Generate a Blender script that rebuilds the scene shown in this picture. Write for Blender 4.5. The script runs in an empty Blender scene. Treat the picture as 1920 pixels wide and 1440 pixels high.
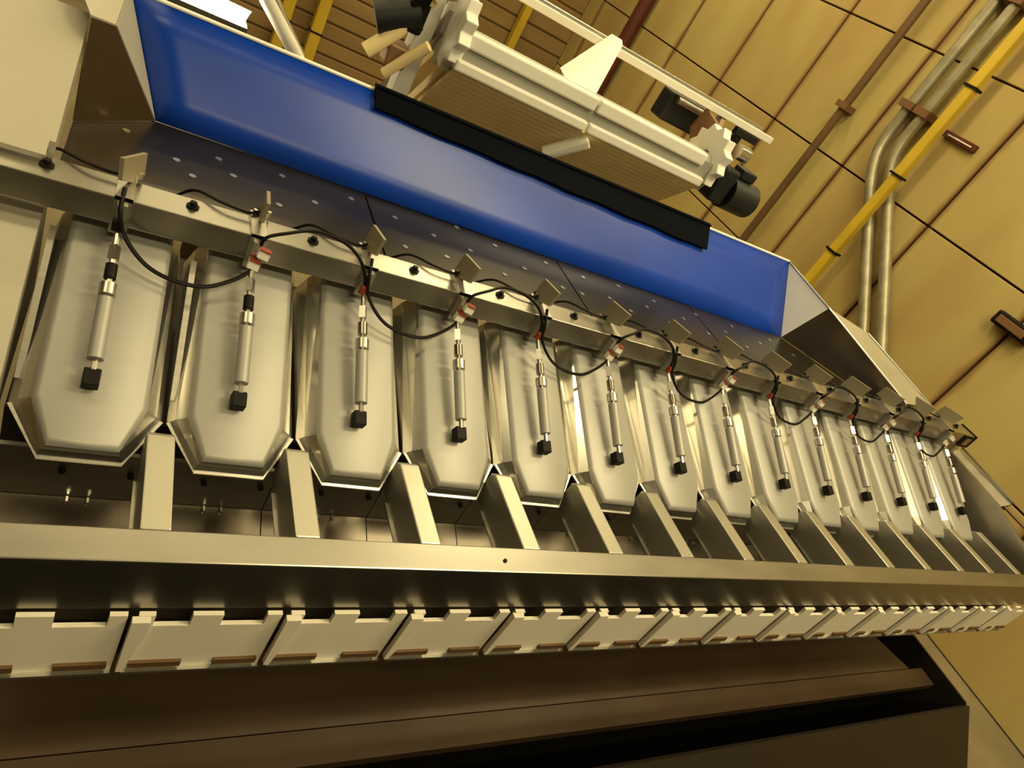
import bpy, bmesh, math, random
from mathutils import Vector, Matrix
random.seed(7)
# ------------------------------------------------------------------ units
# all coordinates below are in "pitches" (one bucket spacing, U metres); x runs along the machine, y away, z up;
# the lens sits at (0,0,0) of that frame, the hall floor at z = FZ.
U = 0.25
FZ = -10.4
def W(x, y, z): return Vector((x * U, y * U, (z - FZ) * U))
S = bpy.context.scene
COL = S.collection
# ------------------------------------------------------------------ camera
cam = bpy.data.cameras.new('camera'); co = bpy.data.objects.new('camera', cam); COL.objects.link(co)
cam.sensor_fit = 'HORIZONTAL'; cam.sensor_width = 36.0; cam.lens = 1279.97 / 1920 * 36.0
R = ((0.82706892, -0.30552939, 0.47181437), (0.17141895, -0.66229699, -0.72936838), (0.53532472, 0.68411584, -0.49539173))
m = Matrix(((R[0][0], -R[1][0], -R[2][0]), (R[0][1], -R[1][1], -R[2][1]), (R[0][2], -R[1][2], -R[2][2])))
co.matrix_world = Matrix.Translation(W(0, 0, 0)) @ m.to_4x4()
cam.clip_start = 0.02; cam.clip_end = 200
S.camera = co
# ------------------------------------------------------------------ world, exposure
wd = bpy.data.worlds.new('world'); S.world = wd; wd.use_nodes = True
wd.node_tree.nodes['Background'].inputs[0].default_value = (0.5, 0.42, 0.22, 1)
wd.node_tree.nodes['Background'].inputs[1].default_value = 0.05
S.view_settings.view_transform = 'Standard'; S.view_settings.look = 'None'
S.view_settings.exposure = 0.0; S.view_settings.gamma = 1.0
S.view_settings.use_curve_mapping = False
# ------------------------------------------------------------------ unseen lamps: hall rows, plus lights added for brightness and reflections
LC = (1.0, 0.84, 0.44)
def area(name, x, y, z, sx, sy, power, up=False, col=LC, rz=0):
    l = bpy.data.lights.new(name, 'AREA'); l.shape = 'RECTANGLE'; l.size = sx * U; l.size_y = sy * U; l.energy = power; l.color = col
    o = bpy.data.objects.new(name, l); o.location = W(x, y, z); o.rotation_euler = (math.pi if up else 0, 0, rz); COL.objects.link(o); return o
for lx in (-8, 4, 16):
    for ly in (7, 17, 27, 37):
        area('unseen_lamp', lx, ly, 12.0, 8, 1.0, 74 if lx > 10 else (34 if lx < 0 else (8 if ly < 10 else 20)))
        area('added_uplight', lx, ly, 12.4, 8, 2.0, 42 if lx > 10 else 26, up=True)  # added uplights that brighten the ceiling mirrored in the steel
area('unseen_lamp', 10.8, -0.4, 12.5, 7.0, 3.0, 150)  # added lamp, placed for the pale reflection on the blue sheet
area('unseen_lamp', 6, -9, 12.0, 16, 1.5, 165)  # added front fill light, out of view, to brighten the discharge flaps
# ------------------------------------------------------------------ materials
def mat(name, base, metal=0.0, rough=0.5, noise=0.0, nscale=8.0, stretch=(1, 1, 1), bump=0.0, coat=0.0, spec=0.5, base2=None, rvar=0.0, aniso=0.0):
    M = bpy.data.materials.new(name); M.use_nodes = True; nt = M.node_tree; b = nt.nodes['Principled BSDF']
    b.inputs['Base Color'].default_value = (*base, 1); b.inputs['Metallic'].default_value = metal; b.inputs['Roughness'].default_value = rough
    b.inputs['Coat Weight'].default_value = coat; b.inputs['Specular IOR Level'].default_value = spec
    if coat: b.inputs['Coat Roughness'].default_value = 0.12
    if noise or bump or rvar or base2:
        tc = nt.nodes.new('ShaderNodeTexCoord'); mp = nt.nodes.new('ShaderNodeMapping'); mp.inputs['Scale'].default_value = stretch
        nz = nt.nodes.new('ShaderNodeTexNoise'); nz.inputs['Scale'].default_value = nscale; nz.inputs['Detail'].default_value = 5
        nt.links.new(tc.outputs['Object'], mp.inputs[0]); nt.links.new(mp.outputs[0], nz.inputs[0])
        rp = nt.nodes.new('ShaderNodeValToRGB'); b2 = base2 or tuple(c * (1 - noise) for c in base)
        rp.color_ramp.elements[0].color = (*b2, 1); rp.color_ramp.elements[1].color = (*base, 1)
        rp.color_ramp.elements[0].position = 0.35; rp.color_ramp.elements[1].position = 0.65
        nt.links.new(nz.outputs[0], rp.inputs[0]); nt.links.new(rp.outputs[0], b.inputs['Base Color'])
        if bump:
            bp = nt.nodes.new('ShaderNodeBump'); bp.inputs['Strength'].default_value = bump; bp.inputs['Distance'].default_value = 0.004
            nt.links.new(nz.outputs[0], bp.inputs['Height']); nt.links.new(bp.outputs[0], b.inputs['Normal'])
        if rvar:
            mr = nt.nodes.new('ShaderNodeMapRange'); mr.inputs['To Min'].default_value = rough - rvar; mr.inputs['To Max'].default_value = rough + rvar
            nt.links.new(nz.outputs[0], mr.inputs[0]); nt.links.new(mr.outputs[0], b.inputs['Roughness'])
    return M
STEEL = mat('brushed_steel', (0.58, 0.56, 0.53), 1.0, 0.33, 0.08, 14, (1, 14, 14), 0.03, rvar=0.04)
FRAME = mat('satin_steel_frame', (0.55, 0.53, 0.50), 1.0, 0.32, 0.10, 5, (1, 3, 3), 0.02, rvar=0.05)
RAIL = mat('worn_rail_steel', (0.35, 0.33, 0.30), 1.0, 0.34, 0.14, 4, (1, 3, 3), 0.02, rvar=0.05)
BARM = mat('ground_bar_steel', (0.44, 0.42, 0.37), 0.82, 0.36, 0.08, 5)
BEAMM = mat('smooth_beam_steel', (0.48, 0.46, 0.42), 1.0, 0.27, 0.06, 5)
TABM = mat('dull_tab_steel', (0.30, 0.26, 0.18), 0.2, 0.5, 0.1, 5)
PAN = mat('bead_blasted_steel', (0.35, 0.34, 0.33), 0.35, 0.50, 0.05, 6, (1, 1, 1), 0.0)
MIRROR = mat('polished_steel', (0.72, 0.70, 0.64), 0.9, 0.2, 0.08, 4, (1, 1, 1), 0.05, rvar=0.05)
DARKST = mat('dark_steel_sheet', (0.36, 0.31, 0.26), 1.0, 0.25, 0.12, 5, (1, 1, 1), 0.02)
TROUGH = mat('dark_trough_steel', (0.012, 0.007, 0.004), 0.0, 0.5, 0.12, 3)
PLATE = mat('dark_hopper_steel', (0.08, 0.066, 0.05), 0.9, 0.24, 0.12, 3)
SHADEM = mat('shade_band_dark', (0.002, 0.003, 0.007), 0.0, 0.8, 0.2, 3, spec=0.05)  # near-black colour standing in for the shade on the blue sheet
BLUE = mat('blue_plastic_sheet', (0.003, 0.045, 0.42), 0.0, 0.33, 0.25, 2.5, (1, 1, 2), 0.10, spec=0.32)
WHITE = mat('white_plastic', (0.86, 0.84, 0.80), 0.0, 0.4, 0.05, 6)
SLAT = mat('cream_belt_slat', (0.94, 0.76, 0.42), 0.0, 0.5, 0.10, 6)
GREYP = mat('grey_painted_metal', (0.42, 0.42, 0.38), 0.3, 0.45, 0.1, 5)
BLACK = mat('black_rubber', (0.007, 0.006, 0.005), 0.0, 0.55, 0.2, 9, spec=0.15)
MOTOR = mat('dark_blue_motor_paint', (0.005, 0.008, 0.012), 0.0, 0.5, 0.2, 9)
BELT = mat('brown_belt', (0.055, 0.033, 0.018), 0.0, 0.42, 0.25, 3, (1, 3, 1), 0.05, spec=0.3)
DARK = mat('dark_interior_steel', (0.10, 0.08, 0.06), 0.6, 0.5, 0.2, 4)
DOOR = mat('discharge_flap_plastic', (0.86, 0.80, 0.70), 0.0, 0.5, 0.08, 5)
RED = mat('red_plastic', (0.26, 0.03, 0.015), 0.0, 0.5)
TAG = mat('white_tag', (0.85, 0.82, 0.76), 0.0, 0.5)
CREAM = mat('cream_cover_sheet', (0.43, 0.40, 0.34), 0.2, 0.42, 0.04, 3)
WALLM = mat('ochre_concrete_panel', (0.45, 0.36, 0.135), 0.0, 0.75, 0.0, 1.2, (1, 1, 0.35), 0.05, base2=(0.37, 0.255, 0.09))
def wall_dirt(M):
    nt = M.node_tree; b = nt.nodes['Principled BSDF']; src = b.inputs['Base Color'].links[0].from_socket
    tc = nt.nodes.new('ShaderNodeTexCoord'); sp = nt.nodes.new('ShaderNodeSeparateXYZ'); nt.links.new(tc.outputs['Object'], sp.inputs[0])
    def mth(op, a, v=None, c=None):
        n = nt.nodes.new('ShaderNodeMath'); n.operation = op; nt.links.new(a, n.inputs[0])
        if v is not None:
            if hasattr(v, 'links'): nt.links.new(v, n.inputs[1])
            else: n.inputs[1].default_value = v
        if c is not None: n.inputs[2].default_value = c
        return n.outputs[0]
    nz = nt.nodes.new('ShaderNodeTexNoise'); nz.inputs['Scale'].default_value = 2.0; nz.inputs['Detail'].default_value = 4
    nt.links.new(tc.outputs['Object'], nz.inputs[0])
    y = mth('SUBTRACT', sp.outputs[1], 1.4 * U); y = mth('DIVIDE', y, 4.75 * U)
    f = mth('PINGPONG', y, 0.5)                     # distance to the nearest vertical joint, in panel widths
    w = mth('MULTIPLY', nz.outputs[0], 0.085)
    m1 = mth('DIVIDE', f, w); m1 = mth('SUBTRACT', m1, 0.35); m1.node.use_clamp = True
    mx = nt.nodes.new('ShaderNodeMix'); mx.data_type = 'RGBA'
    nt.links.new(m1, mx.inputs[0]); mx.inputs[6].default_value = (0.22, 0.12, 0.04, 1); nt.links.new(src, mx.inputs[7])
    nt.links.new(mx.outputs[2], b.inputs['Base Color'])
wall_dirt(WALLM)
JOINT = mat('dark_panel_joint', (0.16, 0.075, 0.03), 0.0, 0.9)
BACKM = mat('brown_cladding', (0.30, 0.19, 0.075), 0.0, 0.6, 0.25, 1.0, (0.4, 1, 6))
FLOORM = mat('worn_concrete_floor', (0.23, 0.185, 0.11), 0.0, 0.6, 0.3, 1.5, (1, 1, 1), 0.1)
CEILM = mat('pale_ceiling', (0.36, 0.33, 0.27), 0.0, 0.8, 0.08, 1)
REARM = mat('dark_rear_wall', (0.08, 0.06, 0.035), 0.0, 0.8, 0.1, 1)
YEL = mat('yellow_paint', (0.58, 0.40, 0.03), 0.0, 0.45, 0.15, 3)
REDP = mat('dark_red_pipe_paint', (0.10, 0.02, 0.01), 0.0, 0.5, 0.2, 4)
BROWNP = mat('dark_brown_pipe', (0.14, 0.075, 0.03), 0.1, 0.5, 0.2, 4)
GALV = mat('galvanised_conduit', (0.42, 0.38, 0.28), 0.6, 0.45, 0.3, 7, (1, 1, 1))
COPPER = mat('brown_bearing_housing', (0.30, 0.17, 0.09), 0.3, 0.5, 0.2, 5)
def emit(name, c, s):
    M = bpy.data.materials.new(name); M.use_nodes = True; b = M.node_tree.nodes['Principled BSDF']
    b.inputs['Emission Color'].default_value = (*c, 1); b.inputs['Emission Strength'].default_value = s; return M
LAMP = emit('lit_lamp_diffuser', (1, 0.86, 0.55), 26)
# ------------------------------------------------------------------ helpers
def link(name, bm, m, parent=None, smooth=False, bevel=0.0, **props):
    me = bpy.data.meshes.new(name)
    bmesh.ops.recalc_face_normals(bm, faces=bm.faces)
    if smooth:
        for f in bm.faces: f.smooth = True
        for e in bm.edges:
            if len(e.link_faces) == 2 and e.calc_face_angle(0) > 0.7: e.smooth = False
    bm.to_mesh(me); bm.free(); me.materials.append(m)
    o = bpy.data.objects.new(name, me); COL.objects.link(o)
    if parent is not None:
        o.parent = parent; o.matrix_parent_inverse = Matrix.Translation(-parent_loc(parent))
    if bevel:
        b = o.modifiers.new('bevel', 'BEVEL'); b.width = bevel * U; b.segments = 2; b.limit_method = 'ANGLE'; b.angle_limit = 0.6
    for k, v in props.items(): o[k] = v
    return o
def parent_loc(p):
    return Vector(p.location) if p.type == 'EMPTY' else Vector((0, 0, 0))
def thing(name, label, cat, loc, group=None):
    o = bpy.data.objects.new(name, None); COL.objects.link(o); o.location = W(*loc); o.empty_display_size = 0.05
    o['label'] = label; o['category'] = cat
    if group: o['group'] = group
    return o
def tag(o, label, cat, group=None):
    o['label'] = label; o['category'] = cat
    if group: o['group'] = group
    return o
def B(): return bmesh.new()
def hexa(bm, c):            # 8 corners: bottom 4 then top 4, in unit coordinates
    v = [bm.verts.new(W(*p)) for p in c]
    for f in ((0, 3, 2, 1), (4, 5, 6, 7), (0, 1, 5, 4), (1, 2, 6, 5), (2, 3, 7, 6), (3, 0, 4, 7)): bm.faces.new([v[i] for i in f])
    return bm
def box(bm, x0, x1, y0, y1, z0, z1):
    return hexa(bm, [(x0, y0, z0), (x1, y0, z0), (x1, y1, z0), (x0, y1, z0), (x0, y0, z1), (x1, y0, z1), (x1, y1, z1), (x0, y1, z1)])
def prism(bm, pts, d):      # polygon swept along vector d
    a = [bm.verts.new(W(*p)) for p in pts]; b = [bm.verts.new(W(p[0] + d[0], p[1] + d[1], p[2] + d[2])) for p in pts]
    bm.faces.new(a[::-1]); bm.faces.new(b); n = len(pts)
    for i in range(n): bm.faces.new((a[i], a[(i + 1) % n], b[(i + 1) % n], b[i]))
    return bm
def tube(bm, pts, r, n=8):  # round tube along points
    P = [W(*p) for p in pts]; r = r * U; prev = None; up = Vector((0.13, 0.21, 0.97)); rings = []
    for i, p in enumerate(P):
        t = ((P[min(i + 1, len(P) - 1)] - P[max(i - 1, 0)])).normalized()
        if abs(t.dot(up)) > 0.95: up = Vector((0.9, 0.3, 0.1))
        a = t.cross(up).normalized(); b = t.cross(a).normalized(); up = -b if b.dot(up) < 0 else b
        a = t.cross(up).normalized(); b = t.cross(a).normalized()
        rings.append([bm.verts.new(p + (a * math.cos(2 * math.pi * k / n) + b * math.sin(2 * math.pi * k / n)) * r) for k in range(n)])
    for A, C in zip(rings, rings[1:]):
        for k in range(n): bm.faces.new((A[k], A[(k + 1) % n], C[(k + 1) % n], C[k]))
    bm.faces.new(rings[0][::-1]); bm.faces.new(rings[-1])
    return bm
def smoothpath(ctrl, n=8):  # catmull-rom
    P = [Vector(c) for c in ctrl]; P = [2 * P[0] - P[1]] + P + [2 * P[-1] - P[-2]]; out = []
    for i in range(1, len(P) - 2):
        for k in range(n):
            t = k / n; a, b, c, d = P[i - 1:i + 3]
            out.append(0.5 * ((2 * b) + (c - a) * t + (2 * a - 5 * b + 4 * c - d) * t * t + (3 * b - a - 3 * c + d) * t ** 3))
    out.append(P[-2]); return [tuple(v) for v in out]
def sheet(bm, pts, th):     # flat polygon given a thickness along its normal (unit coords)
    a, b, c = (Vector(pts[i]) for i in (0, 1, 2)); nrm = (b - a).cross(c - a).normalized() * th
    return prism(bm, pts, tuple(nrm))
ORD = ['first', 'second', 'third', 'fourth', 'fifth', 'sixth', 'seventh', 'eighth', 'ninth', 'tenth', 'eleventh', 'twelfth', 'thirteenth', 'fourteenth', 'fifteenth', 'sixteenth']
# ------------------------------------------------------------------ setting
XW, YB, XL, YR, CZ = 24.0, 46.0, -34.0, -18.0, 14.0
fl = link('floor', box(B(), XL, XW, YR, YB, FZ - 0.4, FZ), FLOORM, kind='structure')
link('ceiling', box(B(), XL, XW, YR, YB, CZ, CZ + 0.4), CEILM, kind='structure')
link('wall_left', box(B(), XL - 0.4, XL, YR, YB, FZ, CZ), WALLM, kind='structure')
link('wall_rear', box(B(), XL, XW, YR - 0.4, YR, FZ, CZ), REARM, kind='structure')
wr = link('wall_right', box(B(), XW + 0.22, XW + 0.6, YR, YB, FZ, CZ), JOINT, kind='structure')
wf = link('wall_back', box(B(), XL, XW, YB + 0.1, YB + 0.5, FZ, CZ), BACKM, kind='structure')
zs = [FZ, -5.7, -0.94, 3.8, 8.55, CZ]
ys = [YR] + [1.4 + 4.75 * i for i in range(-3, 10)] + [YB]
for zi in range(len(zs) - 1):
    for yi in range(len(ys) - 1):
        y0, y1 = ys[yi], ys[yi + 1]
        if y1 - y0 < 0.3: continue
        link('wall_panel', box(B(), XW, XW + 0.21, y0 + 0.05, y1 - 0.05, zs[zi] + 0.035, zs[zi + 1] - 0.035), WALLM, wr, bevel=0.02)
z = FZ
while z < 3.0:                                   # horizontal boards of the far cladding
    link('cladding_board', box(B(), XL, XW, YB - 0.05, YB + 0.1, z + 0.06, z + 0.94), BACKM, wf, bevel=0.04); z += 1.0
t = thing('added_deck', 'added black deck out of view, mirrored dark in the steel fronts', 'added_deck', (2, -6, FZ))  # unseen dark deck added so the steel fronts mirror something dark
link('added_deck_top', box(B(), -14, 15.0, -15, 0.0, -8.6, -8.45), BLACK, t)
link('added_deck_edge', box(B(), -14, 15.0, -0.05, 0.0, FZ + 0.1, -8.6), BLACK, t)
for x_ in (-13.5, 0.5, 14.3): link('added_deck_leg', box(B(), x_, x_ + 0.3, -14.5, -14.2, FZ, -8.6), BLACK, t); link('added_deck_leg', box(B(), x_, x_ + 0.3, -0.5, -0.2, FZ, -8.6), BLACK, t)
wm = link('wall_middle', box(B(), XL, 11.5, 38.3, 38.7, FZ, -1.0), BACKM, kind='structure')
z = FZ
while z < -1.5:                                  # boards of the low partition behind the hopper
    link('cladding_board', box(B(), XL, 11.5, 38.15, 38.3, z + 0.05, z + 0.73), BACKM, wm, bevel=0.04); z += 0.78
# ------------------------------------------------------------------ pipes and posts on the walls
def vpipe(name, label, y, z0, z1, r, m, x=XW - 0.35, clamps=(), cat='pipe', group=None, cm=None):
    t = thing(name, label, cat, (x, y, z0), group)
    link('pipe_run', tube(B(), [(x, y, z0), (x, y, z1)], r, 12), m, t, smooth=True)
    for c in clamps:
        bm = B(); box(bm, x - r - 0.08, XW, y - r - 0.12, y + r + 0.12, c - 0.12, c + 0.12); link('clamp', bm, cm or JOINT, t)
    return t
vpipe('wall_pipe', 'thin dark brown vertical pipe on the ochre wall with one clamp', 21.9, FZ, 9, 0.17, BROWNP, clamps=(0.85, 6.5, -6.5))
vpipe('wall_pipe', 'thick dark red vertical pipe far back on the ochre wall', 38.8, FZ, 9, 0.42, REDP, x=XW - 0.5, clamps=(6,))
def conduit(label, pts, z_cl):
    t = thing('wall_conduit', label, 'conduit', pts[-1], 'paired conduits on the ochre wall')
    link('pipe_run', tube(B(), smoothpath(pts, 6), 0.21, 12), GALV, t, smooth=True)
    for c in z_cl:
        bm = B(); box(bm, XW - 0.68, XW, c[0] - 0.32, c[0] + 0.32, c[1] - 0.13, c[1] + 0.13); link('clamp', bm, JOINT, t)
cx_ = XW - 0.4
conduit('galvanised conduit bending sideways down the wall, the one farther from the yellow pole', [(cx_, 19.3, 9), (cx_, 19.3, 5), (cx_, 19.3, 2), (cx_, 19.25, 0.6), (cx_, 18.9, -0.25), (cx_, 18.0, -1.3), (cx_, 16.0, -3.3), (cx_, 13.0, -6.3), (cx_, 12.0, -7.4), (cx_, 12, FZ)], [(19.3, 1.9), (19.3, 5.9)])
conduit('galvanised conduit bending sideways down the wall, the one running beside the yellow pole', [(cx_, 18.55, 9), (cx_, 18.55, 5), (cx_, 18.55, 2), (cx_, 18.5, 0.7), (cx_, 18.1, -0.15), (cx_, 17.2, -1.1), (cx_, 15.3, -3.0), (cx_, 12.3, -6.0), (cx_, 11.3, -7.1), (cx_, 11.3, FZ)], [(18.55, 1.9), (18.55, 5.9)])
t = thing('safety_pole', 'yellow square vertical post with dark bands in front of the wall conduits', 'post', (XW - 0.95, 17.3, FZ))
link('post_body', box(B(), XW - 1.1, XW - 0.78, 17.12, 17.5, FZ, 9), YEL, t, bevel=0.05)
for c in (3.15, -0.15, -3.4, 6.4, -6.8): link('band', box(B(), XW - 1.14, XW - 0.74, 17.05, 17.57, c - 0.04, c + 0.04), BLACK, t)
t = thing('wall_sign', 'small dark plate with a pale centre line on the wall right of the yellow post', 'sign', (XW - 0.1, 16.95, 1.74))
link('plate', box(B(), XW - 0.16, XW, 16.2, 17.6, 1.62, 1.86), REDP, t, bevel=0.02)
link('pale_strip', box(B(), XW - 0.19, XW - 0.16, 16.35, 17.4, 1.71, 1.75), WHITE, t)
t = thing('wall_socket', 'dark wall mounted box at the right edge with a stained streak below', 'box', (XW - 0.2, 10.9, -1.9))
link('housing', box(B(), XW - 0.35, XW, 10.2, 11.5, -2.1, -1.65), BLACK, t, bevel=0.06)
link('cover', box(B(), XW - 0.40, XW - 0.35, 10.35, 11.35, -2.0, -1.75), JOINT, t, bevel=0.02)
for x_, lb in ((7.02, 'yellow post at the far wall, the nearer to the sloping strut'), (5.50, 'yellow post at the far wall, hidden behind the sloping strut'), (20.0, 'yellow post at the far wall left of the dark red pipe')):
    t = thing('guard_post', lb, 'post', (x_, YB - 0.6, FZ), 'yellow posts along the far wall')
    w = 0.27 if x_ < 15 else 0.25; yb = 38.2 if x_ < 15 else YB
    link('post_body', box(B(), x_ - w, x_ + w, yb - 1.0, yb - 0.4, FZ, 6), YEL, t, bevel=0.05)
    link('band', box(B(), x_ - w - 0.03, x_ + w + 0.03, yb - 1.03, yb - 0.37, -8.6, -8.52), BLACK, t)
    link('base_plate', box(B(), x_ - w - 0.25, x_ + w + 0.25, yb - 1.2, yb - 0.2, FZ, FZ + 0.08), JOINT, t)
# ------------------------------------------------------------------ machine frame
fr = thing('weigher_frame', 'long steel machine frame with front rail and sloping divider bars', 'machine frame', (7, 4, FZ))
link('slot_shade_strip', box(B(), -4.5, 14.3, 3.0, 3.03, -4.95, -4.47), DARK, fr)  # dark strip added behind the flap slots to give their shade
link('front_rail', box(B(), -5, 15.6, 2.846, 3.10, -4.468, -3.956), RAIL, fr, bevel=0.012)
for k in range(14):
    x0, x1 = 0.526 + k, 0.713 + k
    bm = B(); y0, y1, zt = 3.098, 4.02, -3.956
    prism(bm, [(x0, y0, zt - 0.39), (x0, y0, zt), (x0, y1 - 0.06, zt), (x0, y1, zt - 0.05), (x0, y1, zt - 0.39)], (x1 - x0, 0, 0))
    o = link('divider_bar', bm, BARM, fr, bevel=0.012)
    link('bottom_flange', box(B(), x0 - 0.018, x0, y0, y1 - 0.2, zt - 0.39, zt - 0.375), STEEL, o)
for k in range(14):
    xa = -0.38 if k == 0 else 0.62 + k - 0.995; xb = 0.62 + k - 0.005
    link('back_panel', box(B(), xa, xb, 4.14, 4.18, -4.93, -4.42), FRAME, fr)
    o = link('chute_floor', hexa(B(), [(xa, 3.2, -5.30), (xb, 3.2, -5.30), (xb, 4.14, -4.97), (xa, 4.14, -4.97), (xa, 3.2, -5.27), (xb, 3.2, -5.27), (xb, 4.14, -4.94), (xa, 4.14, -4.94)]), DARKST, fr)
    for dx in (-0.44, 0.02):
        bm = B(); tube(bm, [(k + 0.5 + dx - 0.0, 4.145, -4.62), (k + 0.5 + dx, 4.105, -4.62)], 0.025, 8); link('screw', bm, BLACK, fr, smooth=True)
    for dx in (-0.42, -0.28):
        bm = B(); tube(bm, [(k + 0.55 + dx, 4.13, -4.93), (k + 0.55 + dx, 4.08, -4.93)], 0.014, 6); link('screw', bm, MIRROR, fr, smooth=True)
link('rear_housing', box(B(), -0.38, 14.2, 4.55, 7.2, FZ + 1.2, -4.45), DARK, fr)
link('hinge_rod', tube(B(), [(-5, 2.94, -4.56), (14.3, 2.94, -4.56)], 0.025, 8), FRAME, fr, smooth=True)
# rail screw
bm = B(); tube(bm, [(3.28, 2.96, -3.956), (3.28, 2.96, -3.945)], 0.018, 8); link('rail_screw', bm, BLACK, fr, smooth=True)
# end side frame on the far side
link('side_plate', prism(B(), [(14.28, 3.1, -3.86), (14.28, 4.3, -3.56), (14.28, 5.62, -3.46), (14.28, 5.62, -5.6), (14.28, 3.1, -5.6)], (0.04, 0, 0)), FRAME, fr)
link('side_rim', prism(B(), [(14.23, 3.1, -3.86), (14.23, 4.3, -3.56), (14.23, 5.62, -3.46), (14.23, 5.62, -3.50), (14.23, 4.3, -3.60), (14.23, 3.1, -3.90)], (0.07, 0, 0)), FRAME, fr)
link('side_rim', prism(B(), [(14.62, 4.3, -3.42), (14.62, 5.62, -3.34), (14.62, 5.62, -3.39), (14.62, 4.3, -3.47)], (0.06, 0, 0)), FRAME, fr)
link('side_top', hexa(B(), [(14.3, 4.3, -3.62), (14.62, 4.3, -3.53), (14.62, 5.62, -3.45), (14.3, 5.62, -3.54), (14.3, 4.3, -3.60), (14.62, 4.3, -3.50), (14.62, 5.62, -3.42), (14.3, 5.62, -3.52)]), FRAME, fr)
link('side_plate', box(B(), 14.62, 14.66, 4.3, 5.62, -5.6, -3.45), FRAME, fr)
link('side_foot', tube(B(), [(14.46, 4.28, -3.56), (14.62, 3.6, -3.62), (14.8, 3.0, -3.9)], 0.03, 8), BROWNP, fr, smooth=True)
link('end_leg', box(B(), 14.3, 14.6, 4.6, 5.0, FZ, -5.6), FRAME, fr)
link('end_leg', box(B(), -4.8, -4.5, 4.6, 5.0, FZ, -5.0), FRAME, fr)
link('end_leg', box(B(), -4.9, -4.6, 3.12, 3.5, FZ, -4.0), FRAME, fr)
link('end_leg', box(B(), 14.3, 14.6, 6.7, 7.0, FZ, -4.35), FRAME, fr)
link('side_gusset', hexa(B(), [(14.2, 4.6, -5.7), (14.6, 4.6, -5.7), (14.6, 7.0, -5.7), (14.2, 7.0, -5.7), (14.2, 4.6, -5.5), (14.6, 4.6, -5.5), (14.6, 7.0, -5.5), (14.2, 7.0, -5.5)]), FRAME, fr)
# discharge flaps under the rail
for k in range(-3, 14):
    xo = 0.606 + k
    def q(u, zz, y=2.80): return (xo + u, y, zz)
    out = [q(0.03, -5.125), q(0.03, -4.478), q(0.13, -4.478), q(0.13, -4.60), q(0.36, -4.60), q(0.36, -4.478), q(0.56, -4.478), q(0.56, -4.60), q(0.86, -4.60), q(0.86, -4.478), q(0.965, -4.478), q(0.965, -5.125)]
    f = link('discharge_flap', prism(B(), out, (0, 0.035, 0)), DOOR, fr)
    link('flap_lip', hexa(B(), [q(0.03, -5.15, 2.765), q(0.965, -5.15, 2.765), q(0.965, -5.15, 2.83), q(0.03, -5.15, 2.83), q(0.03, -5.125, 2.765), q(0.965, -5.125, 2.765), q(0.965, -5.125, 2.83), q(0.03, -5.125, 2.83)]), MIRROR, f)
    link('hinge', box(B(), xo + 0.06, xo + 0.40, 2.775, 2.80, -5.09, -5.03), BROWNP, f)
    link('hinge', box(B(), xo + 0.62, xo + 0.93, 2.775, 2.80, -5.09, -5.03), BROWNP, f)
    link('side_tab', prism(B(), [q(-0.01, -4.474, 2.745), q(0.10, -4.474, 2.745), q(0.10, -4.58, 2.745), q(0.03, -5.08, 2.745), q(-0.01, -5.08, 2.745)], (0, 0.05, 0)), DOOR, f)
# ------------------------------------------------------------------ collecting conveyor in the trough below
tr = thing('collecting_trough', 'dark brown steel trough with a flat belt running below the flaps', 'conveyor', (4, 3, FZ))
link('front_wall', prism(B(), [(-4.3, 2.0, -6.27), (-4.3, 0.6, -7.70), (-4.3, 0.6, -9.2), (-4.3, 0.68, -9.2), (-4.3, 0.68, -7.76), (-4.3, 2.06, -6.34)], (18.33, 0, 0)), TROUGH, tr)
link('gap_shade_panel', box(B(), -4.3, 13.9, 2.60, 2.66, -9.1, -6.63), BLACK, tr)  # black panel added to keep the gap under the belt in shade
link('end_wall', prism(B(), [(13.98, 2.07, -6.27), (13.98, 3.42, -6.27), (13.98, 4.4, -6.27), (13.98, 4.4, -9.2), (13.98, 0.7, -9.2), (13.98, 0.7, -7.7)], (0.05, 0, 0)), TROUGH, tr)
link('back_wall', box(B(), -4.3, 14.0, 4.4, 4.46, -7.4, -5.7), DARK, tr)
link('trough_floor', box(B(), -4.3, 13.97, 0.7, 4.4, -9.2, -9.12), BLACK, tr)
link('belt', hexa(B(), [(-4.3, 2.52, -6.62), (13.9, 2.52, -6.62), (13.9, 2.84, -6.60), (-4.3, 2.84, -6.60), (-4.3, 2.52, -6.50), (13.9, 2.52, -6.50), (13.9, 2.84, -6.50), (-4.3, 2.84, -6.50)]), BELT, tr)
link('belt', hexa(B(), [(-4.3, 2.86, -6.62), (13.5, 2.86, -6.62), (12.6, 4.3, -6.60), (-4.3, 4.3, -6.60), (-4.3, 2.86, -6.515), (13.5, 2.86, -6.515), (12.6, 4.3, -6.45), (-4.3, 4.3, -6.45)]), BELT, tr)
for x_ in (-4.2, 13.3): link('trough_leg', box(B(), x_, x_ + 0.3, 2.3, 2.6, FZ, -9.2), BLACK, tr)
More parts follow.
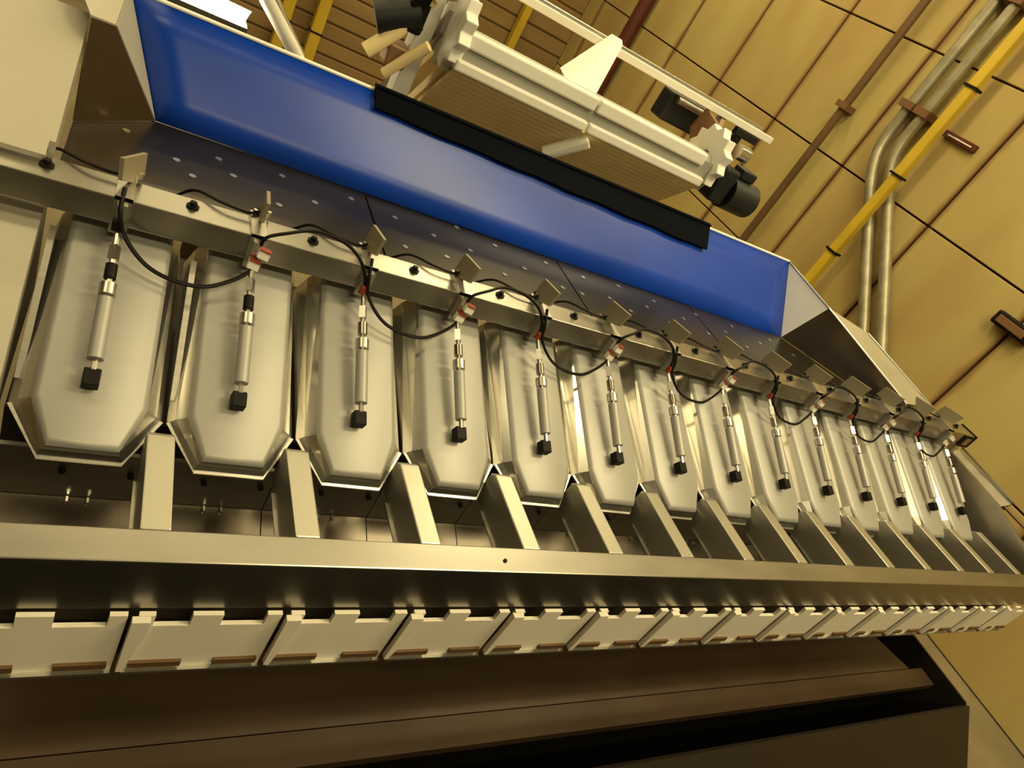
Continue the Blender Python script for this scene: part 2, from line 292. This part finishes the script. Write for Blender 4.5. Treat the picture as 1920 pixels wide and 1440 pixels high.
# ------------------------------------------------------------------ cross beam
bmn = thing('crossbar', 'square steel beam running over the buckets carrying their brackets', 'beam', (7, 5.55, -3.18))
link('beam_body', box(B(), -5, 14.08, 5.385, 5.72, -3.18, -2.94), BEAMM, bmn, bevel=0.012)
link('end_cap', box(B(), 14.08, 14.11, 5.36, 5.74, -3.2, -2.92), BLACK, bmn, bevel=0.01)
link('end_plate', box(B(), 13.72, 14.05, 5.36, 5.385, -3.2, -2.95), BLACK, bmn)
link('end_plate_reflection', box(B(), 13.8, 13.97, 5.35, 5.36, -3.15, -3.0), COPPER, bmn)  # reddish reflection on the end plate, built as a coloured block
for k in range(-1, 15):
    x = k - 0.42
    bm = B(); tube(bm, [(x, 5.57, -2.94), (x, 5.57, -2.925)], 0.05, 12); tube(bm, [(x, 5.57, -2.925), (x, 5.57, -2.89)], 0.028, 6)
    link('bolt', bm, BLACK, bmn, smooth=True)
link('beam_post', box(B(), 13.95, 14.08, 5.45, 5.66, -4.4, -3.18), FRAME, bmn)
link('beam_post', box(B(), -4.9, -4.7, 5.45, 5.66, -3.275, -3.18), FRAME, bmn)
# ------------------------------------------------------------------ buckets
TH = math.radians(24); ct, st = math.cos(TH), math.sin(TH)
def ped(cx, u, s, n): return (cx + u, 3.85 + s * ct - n * st, -4.04 + s * st + n * ct)
def outline(off, so=None):
    a = 0.31 + off; so = off if so is None else so
    return [(-a, 2.0), (-a, 0.34 - so * 0.3), (-0.205 - off * 0.3, 0.035 - so), (0.205 + off * 0.3, 0.035 - so), (a, 0.34 - so * 0.3), (a, 2.0)]
def levels():
    yield outline(0), lambda s: 0.0
    yield outline(0.03), lambda s: -0.012
    yield outline(0.05), lambda s: -0.04
    yield outline(0.125, 0.06), lambda s: -0.09 - 0.07 * max(s, 0)
    yield outline(0.175, 0.085), lambda s: -0.14 - 0.18 * max(s, 0)
def shell(cx, first, last):
    bm = B(); rings = []
    L = list(levels())[first:last]
    for pts, nf in L: rings.append([bm.verts.new(W(*ped(cx, u, s, nf(s)))) for u, s in pts])
    for A, C in zip(rings, rings[1:]):
        for i in range(6): bm.faces.new((A[i], A[(i + 1) % 6], C[(i + 1) % 6], C[i]))
    return bm, rings
for k in range(14):
    cx = 0.15 + k
    where = 'leftmost in the row' if k == 0 else ('last at the far right end' if k == 13 else ORD[k] + ' from the left')
    extra = 'with bright strip reflections' if k in (0, 1) else ('beside a glaring reflection' if k in (2, 4) else '')
    t = thing('weigh_bucket', ('steel weigh bucket with rounded pale face, ' + where + (', ' + extra if extra else '')), 'bucket', ped(cx, 0, 0.8, 0), 'weigh buckets in a row under the beam')
    bm, rg = shell(cx, 0, 3); bm.faces.new(rg[0])
    link('face_plate', bm, PAN, t, smooth=True)
    bm, rg = shell(cx, 2, 5); bm.faces.new(rg[-1][::-1])
    link('side_skirt', bm, MIRROR if k % 3 else STEEL, t)
    if k < 2:
        bm = hexa(B(), [ped(cx, u, s_, n_) for u, s_, n_ in ((-0.485, 0.5, -0.3), (-0.44, 0.5, -0.3), (-0.44, 1.74, -0.5), (-0.485, 1.74, -0.5), (-0.485, 0.5, -0.16), (-0.44, 0.5, -0.16), (-0.44, 1.74, -0.03), (-0.485, 1.74, -0.03))])
        link('side_flange', bm, STEEL, t)
    # bent lip round the tip
    pts = outline(0.18, 0.11)[1:5]
    bm = B(); va = []; vb = []
    for (u, s), (u2, s2) in zip(pts, outline(0.15, 0.075)[1:5]):
        va.append([bm.verts.new(W(*ped(cx, u, s, -0.17 + d - 0.05 * max(s, 0)))) for d in (0, 0.02)])
        vb.append([bm.verts.new(W(*ped(cx, u2, s2, -0.17 + d - 0.05 * max(s, 0)))) for d in (0, 0.02)])
    for i in range(3):
        bm.faces.new((va[i][0], va[i + 1][0], va[i + 1][1], va[i][1])); bm.faces.new((va[i][1], va[i + 1][1], vb[i + 1][1], vb[i][1])); bm.faces.new((va[i][0], vb[i][0], vb[i + 1][0], va[i + 1][0]))
    link('front_lip', bm, STEEL, t)
# ------------------------------------------------------------------ sensor brackets on the beam, one over each bucket
def lerp(a, b, t): return tuple(a[i] + (b[i] - a[i]) * t for i in range(3))
for k in range(14):
    cx = 0.098 + k
    where = 'over the leftmost bucket' if k == 0 else ('over the last bucket' if k == 13 else 'over the ' + ORD[k] + ' bucket from the left')
    t = thing('sensor_bracket', 'steel bracket with rod and black end block hanging ' + where, 'bracket', (cx, 5.36, -3.1), 'rod brackets clamped to the beam')
    bm = B(); box(bm, cx - 0.062, cx + 0.062, 5.35, 5.385, -3.23, -2.91); box(bm, cx - 0.062, cx + 0.062, 5.35, 5.76, -2.94, -2.905)
    link('strap', bm, STEEL, t)
    bm = B(); box(bm, cx - 0.035, cx + 0.035, 5.31, 5.35, -3.2, -2.96); link('strap_rib', bm, MIRROR, t)
    # flag plate behind the beam top
    an = math.radians(24 if k == 0 else (6 if k == 1 else random.uniform(-4, 3)))
    fp = [(5.765, -2.69), (5.40, -2.63), (5.44, -2.83), (5.62, -2.905), (5.80, -2.905)]
    pts = [(cx - (y - 5.6) * math.sin(-an) * 1.0, 5.6 + (y - 5.6) * math.cos(an), z) for y, z in fp]
    f = link('flag_plate', prism(B(), pts, (0.03, 0, 0)), TABM, t)
    for dx, dy in ((-0.03, 5.70), (0.05, 5.66), (0.09, 5.73)):
        bm = B(); tube(bm, [(cx + dx, dy, -2.91), (cx + dx, dy, -2.86)], 0.018, 6); link('clamp_screw', bm, MIRROR, t, smooth=True)
    a, b = (cx + 0.005, 5.33, -3.16), (cx + 0.02, 4.27, -3.715)
    link('rod', tube(B(), [lerp(a, b, 0.0), lerp(a, b, 1.0)], 0.022, 8), STEEL, t, smooth=True)
    link('cylinder', tube(B(), [lerp(a, b, 0.52), lerp(a, b, 0.93)], 0.055, 12), PAN, t, smooth=True)
    link('cylinder_head', tube(B(), [lerp(a, b, 0.42), lerp(a, b, 0.50)], 0.06, 12), FRAME, t, smooth=True)
    link('knurled_collar', tube(B(), [lerp(a, b, 0.28), lerp(a, b, 0.38)], 0.043, 10), BLACK if k in (0, 1) else DARKST, t, smooth=True)
    link('fork', tube(B(), [lerp(a, b, 0.14), lerp(a, b, 0.24)], 0.04, 4), STEEL, t)
    o = link('stop_block', hexa(B(), [ped(cx + 0.018, u, s, n) for n in (0.035, 0.14) for u, s in ((-0.055, 0.40), (0.055, 0.40), (0.055, 0.53), (-0.055, 0.53))]), BLACK, t, bevel=0.01)
    if k % 2:
        for (dx, zz) in ((0.05, -3.02), (0.0, -3.14)):
            g = link('connector_tag', hexa(B(), [(cx + dx - 0.045, 5.24, zz - 0.03), (cx + dx + 0.05, 5.24, zz - 0.05), (cx + dx + 0.05, 5.30, zz - 0.05), (cx + dx - 0.045, 5.30, zz - 0.03), (cx + dx - 0.035, 5.25, zz + 0.045), (cx + dx + 0.06, 5.25, zz + 0.025), (cx + dx + 0.06, 5.30, zz + 0.025), (cx + dx - 0.035, 5.30, zz + 0.045)]), TAG, t)
            link('red_edge', hexa(B(), [(cx + dx - 0.033 , 5.238, zz + 0.043), (cx + dx + 0.062, 5.238, zz + 0.023), (cx + dx + 0.062, 5.30, zz + 0.023), (cx + dx - 0.033, 5.30, zz + 0.043), (cx + dx - 0.033, 5.238, zz + 0.053), (cx + dx + 0.062, 5.238, zz + 0.033), (cx + dx + 0.062, 5.30, zz + 0.033), (cx + dx - 0.033, 5.30, zz + 0.053)]), RED, g)
    else:
        link('plug', box(B(), cx - 0.045, cx + 0.03, 5.27, 5.31, -3.17, -3.08), BLACK if k == 0 else RED, t, bevel=0.01)
# ------------------------------------------------------------------ cables
for k in range(14):                              # from behind the beam up to each bracket
    c = smoothpath([(k - 0.52, 6.0, -3.1), (k - 0.40, 5.86, -2.93), (k - 0.2, 5.70, -2.89), (k + 0.0, 5.66, -2.89), (k + 0.09, 5.70, -2.88), (k + 0.10, 5.8, -2.9)], 5)
    tag(link('sensor_cable', tube(B(), c, 0.013, 6), BLACK, smooth=True), 'short black cable over the beam top into the ' + (ORD[k] + ' bracket from the left'), 'cable', 'short cables over the beam')
for k in range(0, 14, 2):                        # hanging loops
    c = smoothpath([(k + 0.09, 5.42, -2.86), (k + 0.09, 5.29, -3.0), (k + 0.13, 5.27, -3.14), (k + 0.225, 5.20, -3.25), (k + 0.36, 5.14, -3.335), (k + 0.54, 5.09, -3.365), (k + 0.765, 5.10, -3.365), (k + 0.96, 5.18, -3.30), (k + 1.08, 5.24, -3.215), (k + 1.12, 5.27, -3.16)], 6)
    tag(link('sensor_cable', tube(B(), c, 0.017, 6), BLACK, smooth=True), 'black cable hanging in a loop from the ' + ORD[k] + ' to the ' + ORD[k + 1] + ' bracket', 'cable', 'hanging cable loops')
for k in range(1, 13, 2):                        # arcs over the beam
    c = smoothpath([(k + 0.12, 5.32, -3.0), (k + 0.14, 5.30, -2.88), (k + 0.30, 5.36, -2.82), (k + 0.54, 5.50, -2.80), (k + 0.78, 5.47, -2.80), (k + 0.92, 5.36, -2.83), (k + 1.03, 5.31, -2.95), (k + 1.10, 5.30, -3.12)], 6)
    tag(link('sensor_cable', tube(B(), c, 0.016, 6), BLACK, smooth=True), 'black cable arching over the beam from the ' + ORD[k] + ' to the ' + ORD[k + 1] + ' bracket', 'cable', 'arching cables on the beam')
# ------------------------------------------------------------------ hopper
hp = thing('infeed_hopper', 'wide steel hopper with a glossy blue back sheet and angled ends', 'hopper', (5.5, 7, -3.2))
Bl, Br, Tl, Tr = (0.233, 7.50, -3.14), (10.289, 7.375, -3.14), (-0.189, 8.112, -2.2), (10.71, 8.652, -2.2)
bm = B(); NX, NZ = 24, 4; grid = []
for j in range(NZ + 1):
    row = []
    for i in range(NX + 1):
        p = lerp(lerp(Bl, Br, i / NX), lerp(Tl, Tr, i / NX), j / NZ)
        row.append(bm.verts.new(W(*p)))
    grid.append(row)
for j in range(NZ):
    for i in range(NX): bm.faces.new((grid[j][i], grid[j][i + 1], grid[j + 1][i + 1], grid[j + 1][i]))
o = link('blue_back_sheet', bm, BLUE, hp, smooth=True, label='glossy blue back sheet')
sd = o.modifiers.new('thick', 'SOLIDIFY'); sd.thickness = -0.004; sd.offset = 1
link('top_rim', tube(B(), [Tl, lerp(Tl, Tr, 0.5), Tr], 0.022, 8), WHITE, hp, smooth=True)
link('rear_sheet', hexa(B(), [(Bl[0], 7.72, Bl[2]), (Br[0], 7.72, Br[2]), (Br[0], 7.75, Br[2]), (Bl[0], 7.75, Bl[2]), (Tl[0], 8.75, -2.4), (Tr[0], 8.75, -2.4), (Tr[0], 8.78, -2.4), (Tl[0], 8.78, -2.4)]), FRAME, hp)
F, G, Ho, Hh = (10.493, 7.171, -2.273), (11.939, 5.725, -2.857), (11.218, 6.746, -2.293), (12.398, 5.566, -2.709)
link('corner_panel', sheet(B(), [Br, F, Tr], -0.02), WHITE, hp)
link('end_panel', sheet(B(), [Br, (11.9, 5.765, -3.14), G, F], -0.02), DARKST, hp)
link('end_flange', sheet(B(), [F, G, Hh, Ho], -0.015), TABM, hp)
link('end_edge', tube(B(), [Tr, F, G], 0.018, 6), FRAME, hp)
link('end_edge', tube(B(), [Ho, Hh], 0.014, 6), FRAME, hp)
Fl, Gl = (-0.211, 7.072, -2.263), (-0.385, 6.898, -2.21)
link('corner_panel', sheet(B(), [Bl, Tl, Fl], 0.02), CREAM, hp)
link('end_panel', sheet(B(), [Bl, Fl, Gl, (-0.385, 6.898, -3.14)], 0.02), DARKST, hp)
link('end_flange', sheet(B(), [Fl, Tl, (-0.62, 8.1, -2.05), (-0.55, 7.3, -2.08), Gl], 0.015), CREAM, hp)
xs = [-0.38, 2.47, 5.27, 7.93, 11.95]
for i in range(4):
    a, b = xs[i] + (0.012 if i else 0), xs[i + 1] - (0.012 if i < 3 else 0)
    if i == 0: pts = [(a, 5.80, -3.15), (b, 5.80, -3.15), (b, 7.47, -3.15), (0.22, 7.50, -3.15), (a, 6.90, -3.15)]
    elif i == 3: pts = [(a, 5.80, -3.15), (11.9, 5.80, -3.15), (10.3, 7.37, -3.15), (a, 7.40, -3.15)]
    else: pts = [(a, 5.80, -3.15), (b, 5.80, -3.15), (b, 7.42, -3.15), (a, 7.44, -3.15)]
    link('floor_plate', prism(B(), pts, (0, 0, -0.03)), PLATE, hp)
link('floor_joint_strip', box(B(), 0, 10.3, 5.9, 7.3, -3.22, -3.19), BLACK, hp)
riv = [(0.03, 7.4), (0.49, 7.11), (0.89, 7.45), (0.64, 6.87), (1.03, 7.16), (1.56, 7.55), (1.475, 6.82), (1.89, 7.145), (2.37, 7.55), (2.91, 7.43), (2.90, 6.75), (3.40, 7.28), (3.46, 6.82), (3.86, 7.75), (3.90, 7.19), (4.405, 7.58), (4.29, 6.82), (4.73, 7.17), (5.25, 7.57), (5.28, 6.96), (5.62, 6.96), (5.9, 7.5), (6.2, 7.1), (6.64, 7.6), (6.5, 6.9), (7.0, 7.2), (7.32, 7.48), (7.3, 6.9), (7.8, 7.2), (8.3, 7.5), (8.2, 6.95), (8.8, 7.2), (9.2, 7.5), (9.1, 6.9), (9.7, 7.2), (10.2, 7.45), (10.0, 6.95), (10.6, 7.15)]
for x, y in riv:
    x *= 0.9545; y *= 0.9545
    bm = B(); tube(bm, [(x, y, -3.15), (x, y, -3.142)], 0.034, 10); link('rivet', bm, MIRROR, hp, smooth=True)
for x_ in (0.8, 9.8): link('hopper_leg', box(B(), x_, x_ + 0.2, 7.75, 7.95, FZ, -3.3), FRAME, hp)
link('hopper_crossbar', box(B(), 0.2, 10.3, 7.62, 7.95, -3.4, -3.2), FRAME, hp)
# dark reflected shade on the blue sheet, built as a thin black sheet
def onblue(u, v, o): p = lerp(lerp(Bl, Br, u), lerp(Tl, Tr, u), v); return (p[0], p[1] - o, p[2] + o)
t = thing('shade_band', 'dark band of shade on the upper blue sheet below the white conveyor, built as a sheet', 'shade', (5.5, 8.2, -2.2))
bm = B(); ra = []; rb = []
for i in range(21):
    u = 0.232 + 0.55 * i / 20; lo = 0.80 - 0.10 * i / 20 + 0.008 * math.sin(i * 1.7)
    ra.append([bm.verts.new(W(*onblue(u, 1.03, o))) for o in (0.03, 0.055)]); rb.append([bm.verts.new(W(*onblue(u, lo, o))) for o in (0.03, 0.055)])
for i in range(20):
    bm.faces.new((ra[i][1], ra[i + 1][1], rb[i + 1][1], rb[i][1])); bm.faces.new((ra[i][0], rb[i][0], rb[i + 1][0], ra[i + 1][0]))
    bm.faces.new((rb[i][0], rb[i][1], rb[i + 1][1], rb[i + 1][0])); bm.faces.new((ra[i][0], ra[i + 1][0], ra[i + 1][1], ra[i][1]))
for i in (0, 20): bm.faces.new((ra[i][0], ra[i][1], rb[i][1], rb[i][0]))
link('shade_sheet', bm, SHADEM, t)
link('shade_bar', tube(B(), [onblue(0.232, 1.0, 0.06), onblue(0.782, 1.0, 0.06)], 0.02, 8), SHADEM, t, smooth=True)
# left cover plate and cabinet
t = thing('infeed_cover', 'pale flat cover sheet sloping up behind the beam at the left edge', 'cover', (-2, 6, -2.9))
link('cover_sheet', hexa(B(), [(-6, 5.60, -2.915), (-0.44, 5.60, -2.92), (-0.44, 7.25, -2.33), (-6, 7.25, -2.33), (-6, 5.60, -2.88), (-0.44, 5.60, -2.88), (-0.44, 7.25, -2.30), (-6, 7.25, -2.30)]), CREAM, t)
link('folded_edge', hexa(B(), [(-0.44, 5.75, -3.1), (-0.40, 5.75, -3.1), (-0.40, 7.25, -2.5), (-0.44, 7.25, -2.5), (-0.44, 5.75, -2.83), (-0.40, 5.75, -2.83), (-0.40, 7.25, -2.30), (-0.44, 7.25, -2.30)]), CREAM, t)
t = thing('side_cabinet', 'steel side cabinet with a sheet joint left of the first bucket', 'cabinet', (-3, 5, -6))
link('cabinet_body', prism(B(), [(-4.9, 4.15, -4.9), (-4.9, 4.15, -3.95), (-4.9, 5.35, -3.36), (-4.9, 5.9, -3.28), (-4.9, 5.9, -4.3), (-4.9, 4.45, -4.3), (-4.9, 4.45, -4.9)], (4.50, 0, 0)), CREAM, t)
link('cover_joint', box(B(), -4.9, -0.63, 4.5, 4.52, -3.79, -3.755), BLACK, t)
# ------------------------------------------------------------------ upper feed conveyor
uc = thing('feed_conveyor', 'white cleated elevator conveyor head with toothed ends above the blue hopper', 'conveyor', (6, 9.8, -2.5))
yc, zc = 9.60, -1.38
bm = B(); n = 8; pr_ = []
for i in range(n):
    a = math.radians(22.5 + 45 * i); pr_.append((3.5, 9.53 + 0.27 * math.cos(a), -1.56 + 0.27 * math.sin(a)))
link('drum', prism(B(), pr_, (4.85, 0, 0)), GREYP, uc)
for x_ in (3.36, 8.33):
    pts = []
    for i in range(24):
        a = math.radians(15 * i + 7); r = 0.56 if i % 2 == 0 else 0.46
        pts.append((x_, yc + 0.04 + r * math.cos(a), zc - 0.02 + r * math.sin(a)))
    link('toothed_disc', prism(B(), pts, (0.18, 0, 0)), WHITE, uc, bevel=0.015)
for (y, za, zb, xa, xb) in ((9.2, -1.50, -1.30, 3.40, 8.08), (9.16, -1.81, -1.66, 3.48, 8.26)):
    for seg in ((xa, 5.72), (5.76, xb)):
        bm = B(); box(bm, seg[0], seg[1], y, y + 0.2, za, zb); link('cleat', bm, WHITE, uc, bevel=0.03)
link('belt_face', box(B(), 3.5, 8.3, 9.26, 9.4, -1.72, -1.4), GREYP, uc)
dy, dz = 0.8, -0.79; L = math.hypot(dy, dz); nslat = 14
for i in range(nslat):
    s0, s1 = i * 0.115, i * 0.115 + 0.10
    def pt(s, o): return (9.20 + dy / L * s + dz / L * o * -1 * -1, -1.82 + dz / L * s - dy / L * o)
    a0, a1, b1, b0 = pt(s0, 0), pt(s1, 0), pt(s1, -0.06), pt(s0, -0.06)
    link('belt_slat', prism(B(), [(3.5, *a0), (3.5, *a1), (3.5, *b1), (3.5, *b0)], (4.75, 0, 0)), SLAT, uc)
link('belt_backing', prism(B(), [(3.5, 9.34, -1.75), (3.5, 10.48, -2.88), (3.5, 10.6, -2.78), (3.5, 9.46, -1.65)], (4.75, 0, 0)), SLAT, uc)
# upper run of the belt behind the drum and its side rails
link('upper_run', prism(B(), [(3.5, 9.75, -1.42), (3.5, 11.4, -2.9), (3.5, 11.3, -3.0), (3.5, 9.7, -1.5)], (4.75, 0, 0)), SLAT, uc)
for x_ in (3.30, 8.38):
    link('side_frame', prism(B(), [(x_, 9.7, -1.55), (x_, 9.7, -1.25), (x_, 16, -7.6), (x_, 16, -8.0)], (0.06, 0, 0)), FRAME, uc)
link('centre_finger', hexa(B(), [(5.25, 9.5, -1.36), (5.80, 9.5, -1.42), (5.85, 9.75, -1.30), (5.15, 9.75, -1.25), (6.13, 10.35, -0.60), (6.30, 10.35, -0.62), (6.34, 10.5, -0.55), (6.08, 10.5, -0.55)]), WHITE, uc, bevel=0.03)
link('centre_finger', hexa(B(), [(5.42, 9.42, -2.45), (5.55, 9.42, -2.48), (5.6, 9.6, -2.35), (5.42, 9.6, -2.35), (5.84, 9.12, -1.87), (5.95, 9.12, -1.98), (5.98, 9.3, -1.95), (5.84, 9.3, -1.82)]), WHITE, uc, bevel=0.03)
link('hold_down_rail', box(B(), 1.5, 10.25, 10.42, 10.54, -0.80, -0.68), WHITE, uc, bevel=0.01)
link('hold_down_rail', box(B(), 1.5, 10.0, 10.56, 10.66, -0.72, -0.63), FRAME, uc, bevel=0.01)
link('hold_down_bracket', hexa(B(), [(8.55, 9.9, -1.4), (8.62, 9.9, -1.4), (8.62, 10.1, -1.4), (8.55, 10.1, -1.4), (8.9, 10.45, -0.8), (9.0, 10.45, -0.8), (9.0, 10.6, -0.8), (8.9, 10.6, -0.8)]), COPPER, uc)
link('bearing_plate', prism(B(), [(8.52, 9.75, -0.95), (8.52, 10.5, -0.8), (8.52, 10.6, -1.2), (8.52, 9.9, -1.9), (8.52, 9.4, -1.5)], (0.06, 0, 0)), COPPER, uc)
link('drive_shaft', tube(B(), [(8.3, yc, zc), (8.54, yc, zc)], 0.09, 12), MOTOR, uc, smooth=True)
link('shaft_cap', tube(B(), [(8.75, 9.45, -1.06), (9.0, 9.45, -1.06)], 0.13, 14), MIRROR, uc, smooth=True)
t = thing('drive_motor', 'dark drive motor mounted at the right end of the white conveyor', 'motor', (9.2, 9.6, -1.7))
link('motor_body', tube(B(), [(8.98, 9.40, -1.72), (9.62, 9.40, -1.72)], 0.30, 18), MOTOR, t, smooth=True)
link('gearbox', box(B(), 8.6, 8.95, 9.2, 9.7, -1.95, -1.32), MOTOR, t, bevel=0.05)
link('terminal_box', box(B(), 9.05, 9.4, 9.3, 9.6, -1.42, -1.25), MOTOR, t, bevel=0.03)
t = thing('rail_block', 'dark block hanging below the upper hold-down rail of the white conveyor', 'block', (8.6, 10.6, -1))
link('block_body', box(B(), 7.9, 8.9, 10.7, 11.1, -1.35, -0.85), MOTOR, t, bevel=0.04)
link('block_tube', tube(B(), [(8.0, 10.66, -0.93), (8.7, 10.66, -0.93)], 0.06, 10), FRAME, t, smooth=True)
t = thing('rail_block', 'small dark block under the right tip of the upper rail', 'block', (9.6, 10.6, -0.9))
link('block_body', box(B(), 9.35, 9.95, 10.42, 10.54, -0.95, -0.81), MOTOR, t, bevel=0.02)
link('block_foot', box(B(), 9.45, 9.6, 10.45, 10.6, -1.08, -0.95), MOTOR, t, bevel=0.02)
# left clutter: gear motor with guard arms
t = thing('gear_motor', 'blurred dark gear motor with pale guard arms left of the white conveyor', 'motor', (2.9, 9.8, -2))
link('motor_body', tube(B(), [(2.45, 9.7, -1.75), (2.95, 9.65, -1.45)], 0.20, 16), MOTOR, t, smooth=True)
link('gearbox', box(B(), 2.75, 3.02, 9.5, 9.78, -1.7, -1.1), BLACK, t, bevel=0.05)
link('terminal_box', box(B(), 2.7, 3.0, 9.55, 9.9, -2.2, -1.9), COPPER, t, bevel=0.04)
link('guard_arm', tube(B(), [(2.45, 9.6, -2.15), (2.75, 9.6, -1.75), (3.0, 9.6, -1.2)], 0.10, 10), SLAT, t, smooth=True)
link('guard_arm', tube(B(), [(2.75, 9.5, -2.3), (2.95, 9.4, -1.95), (3.1, 9.3, -1.7)], 0.07, 10), SLAT, t, smooth=True)
link('bearing_cap', tube(B(), [(2.95, 9.4, -1.05), (3.2, 9.4, -0.98)], 0.12, 12), MIRROR, t, smooth=True)
link('support_column', box(B(), 3.02, 3.27, 9.8, 10.1, -2.9, -0.1), WHITE, t, bevel=0.03)
# strut behind the hopper
t = thing('support_strut', 'pale slanting steel strut behind the blue sheet, left of the yellow posts', 'strut', (2.2, 12, -3.5))
link('strut_body', tube(B(), [(1.0, 12, -2.0), (1.46, 12, -2.62), (1.97, 12, -3.09), (2.9, 12, -4.0)], 0.11, 10), WHITE, t, smooth=True)
link('strut_brace', tube(B(), [(1.25, 12.3, -2.2), (1.75, 12.3, -2.8), (2.2, 12.3, -3.25)], 0.08, 10), FRAME, t, smooth=True)
# batten lamp
t = thing('batten_lamp', 'glowing batten lamp just behind the left part of the blue sheet', 'lamp', (0.5, 12, -3.2))
link('diffuser', hexa(B(), [(-1.0, 11.9, -3.05), (1.25, 11.9, -3.08), (1.15, 12.25, -3.08), (-1.0, 12.25, -3.05), (-1.0, 11.9, -2.86), (1.25, 11.9, -2.92), (1.35, 12.25, -2.92), (-1.0, 12.25, -2.86)]), LAMP, t, bevel=0.03)
link('lamp_housing', box(B(), -1.1, 1.3, 11.85, 12.3, -3.2, -3.09), FRAME, t)
link('lamp_stand', box(B(), 0.3, 0.5, 12.0, 12.15, FZ, -3.2), FRAME, t)
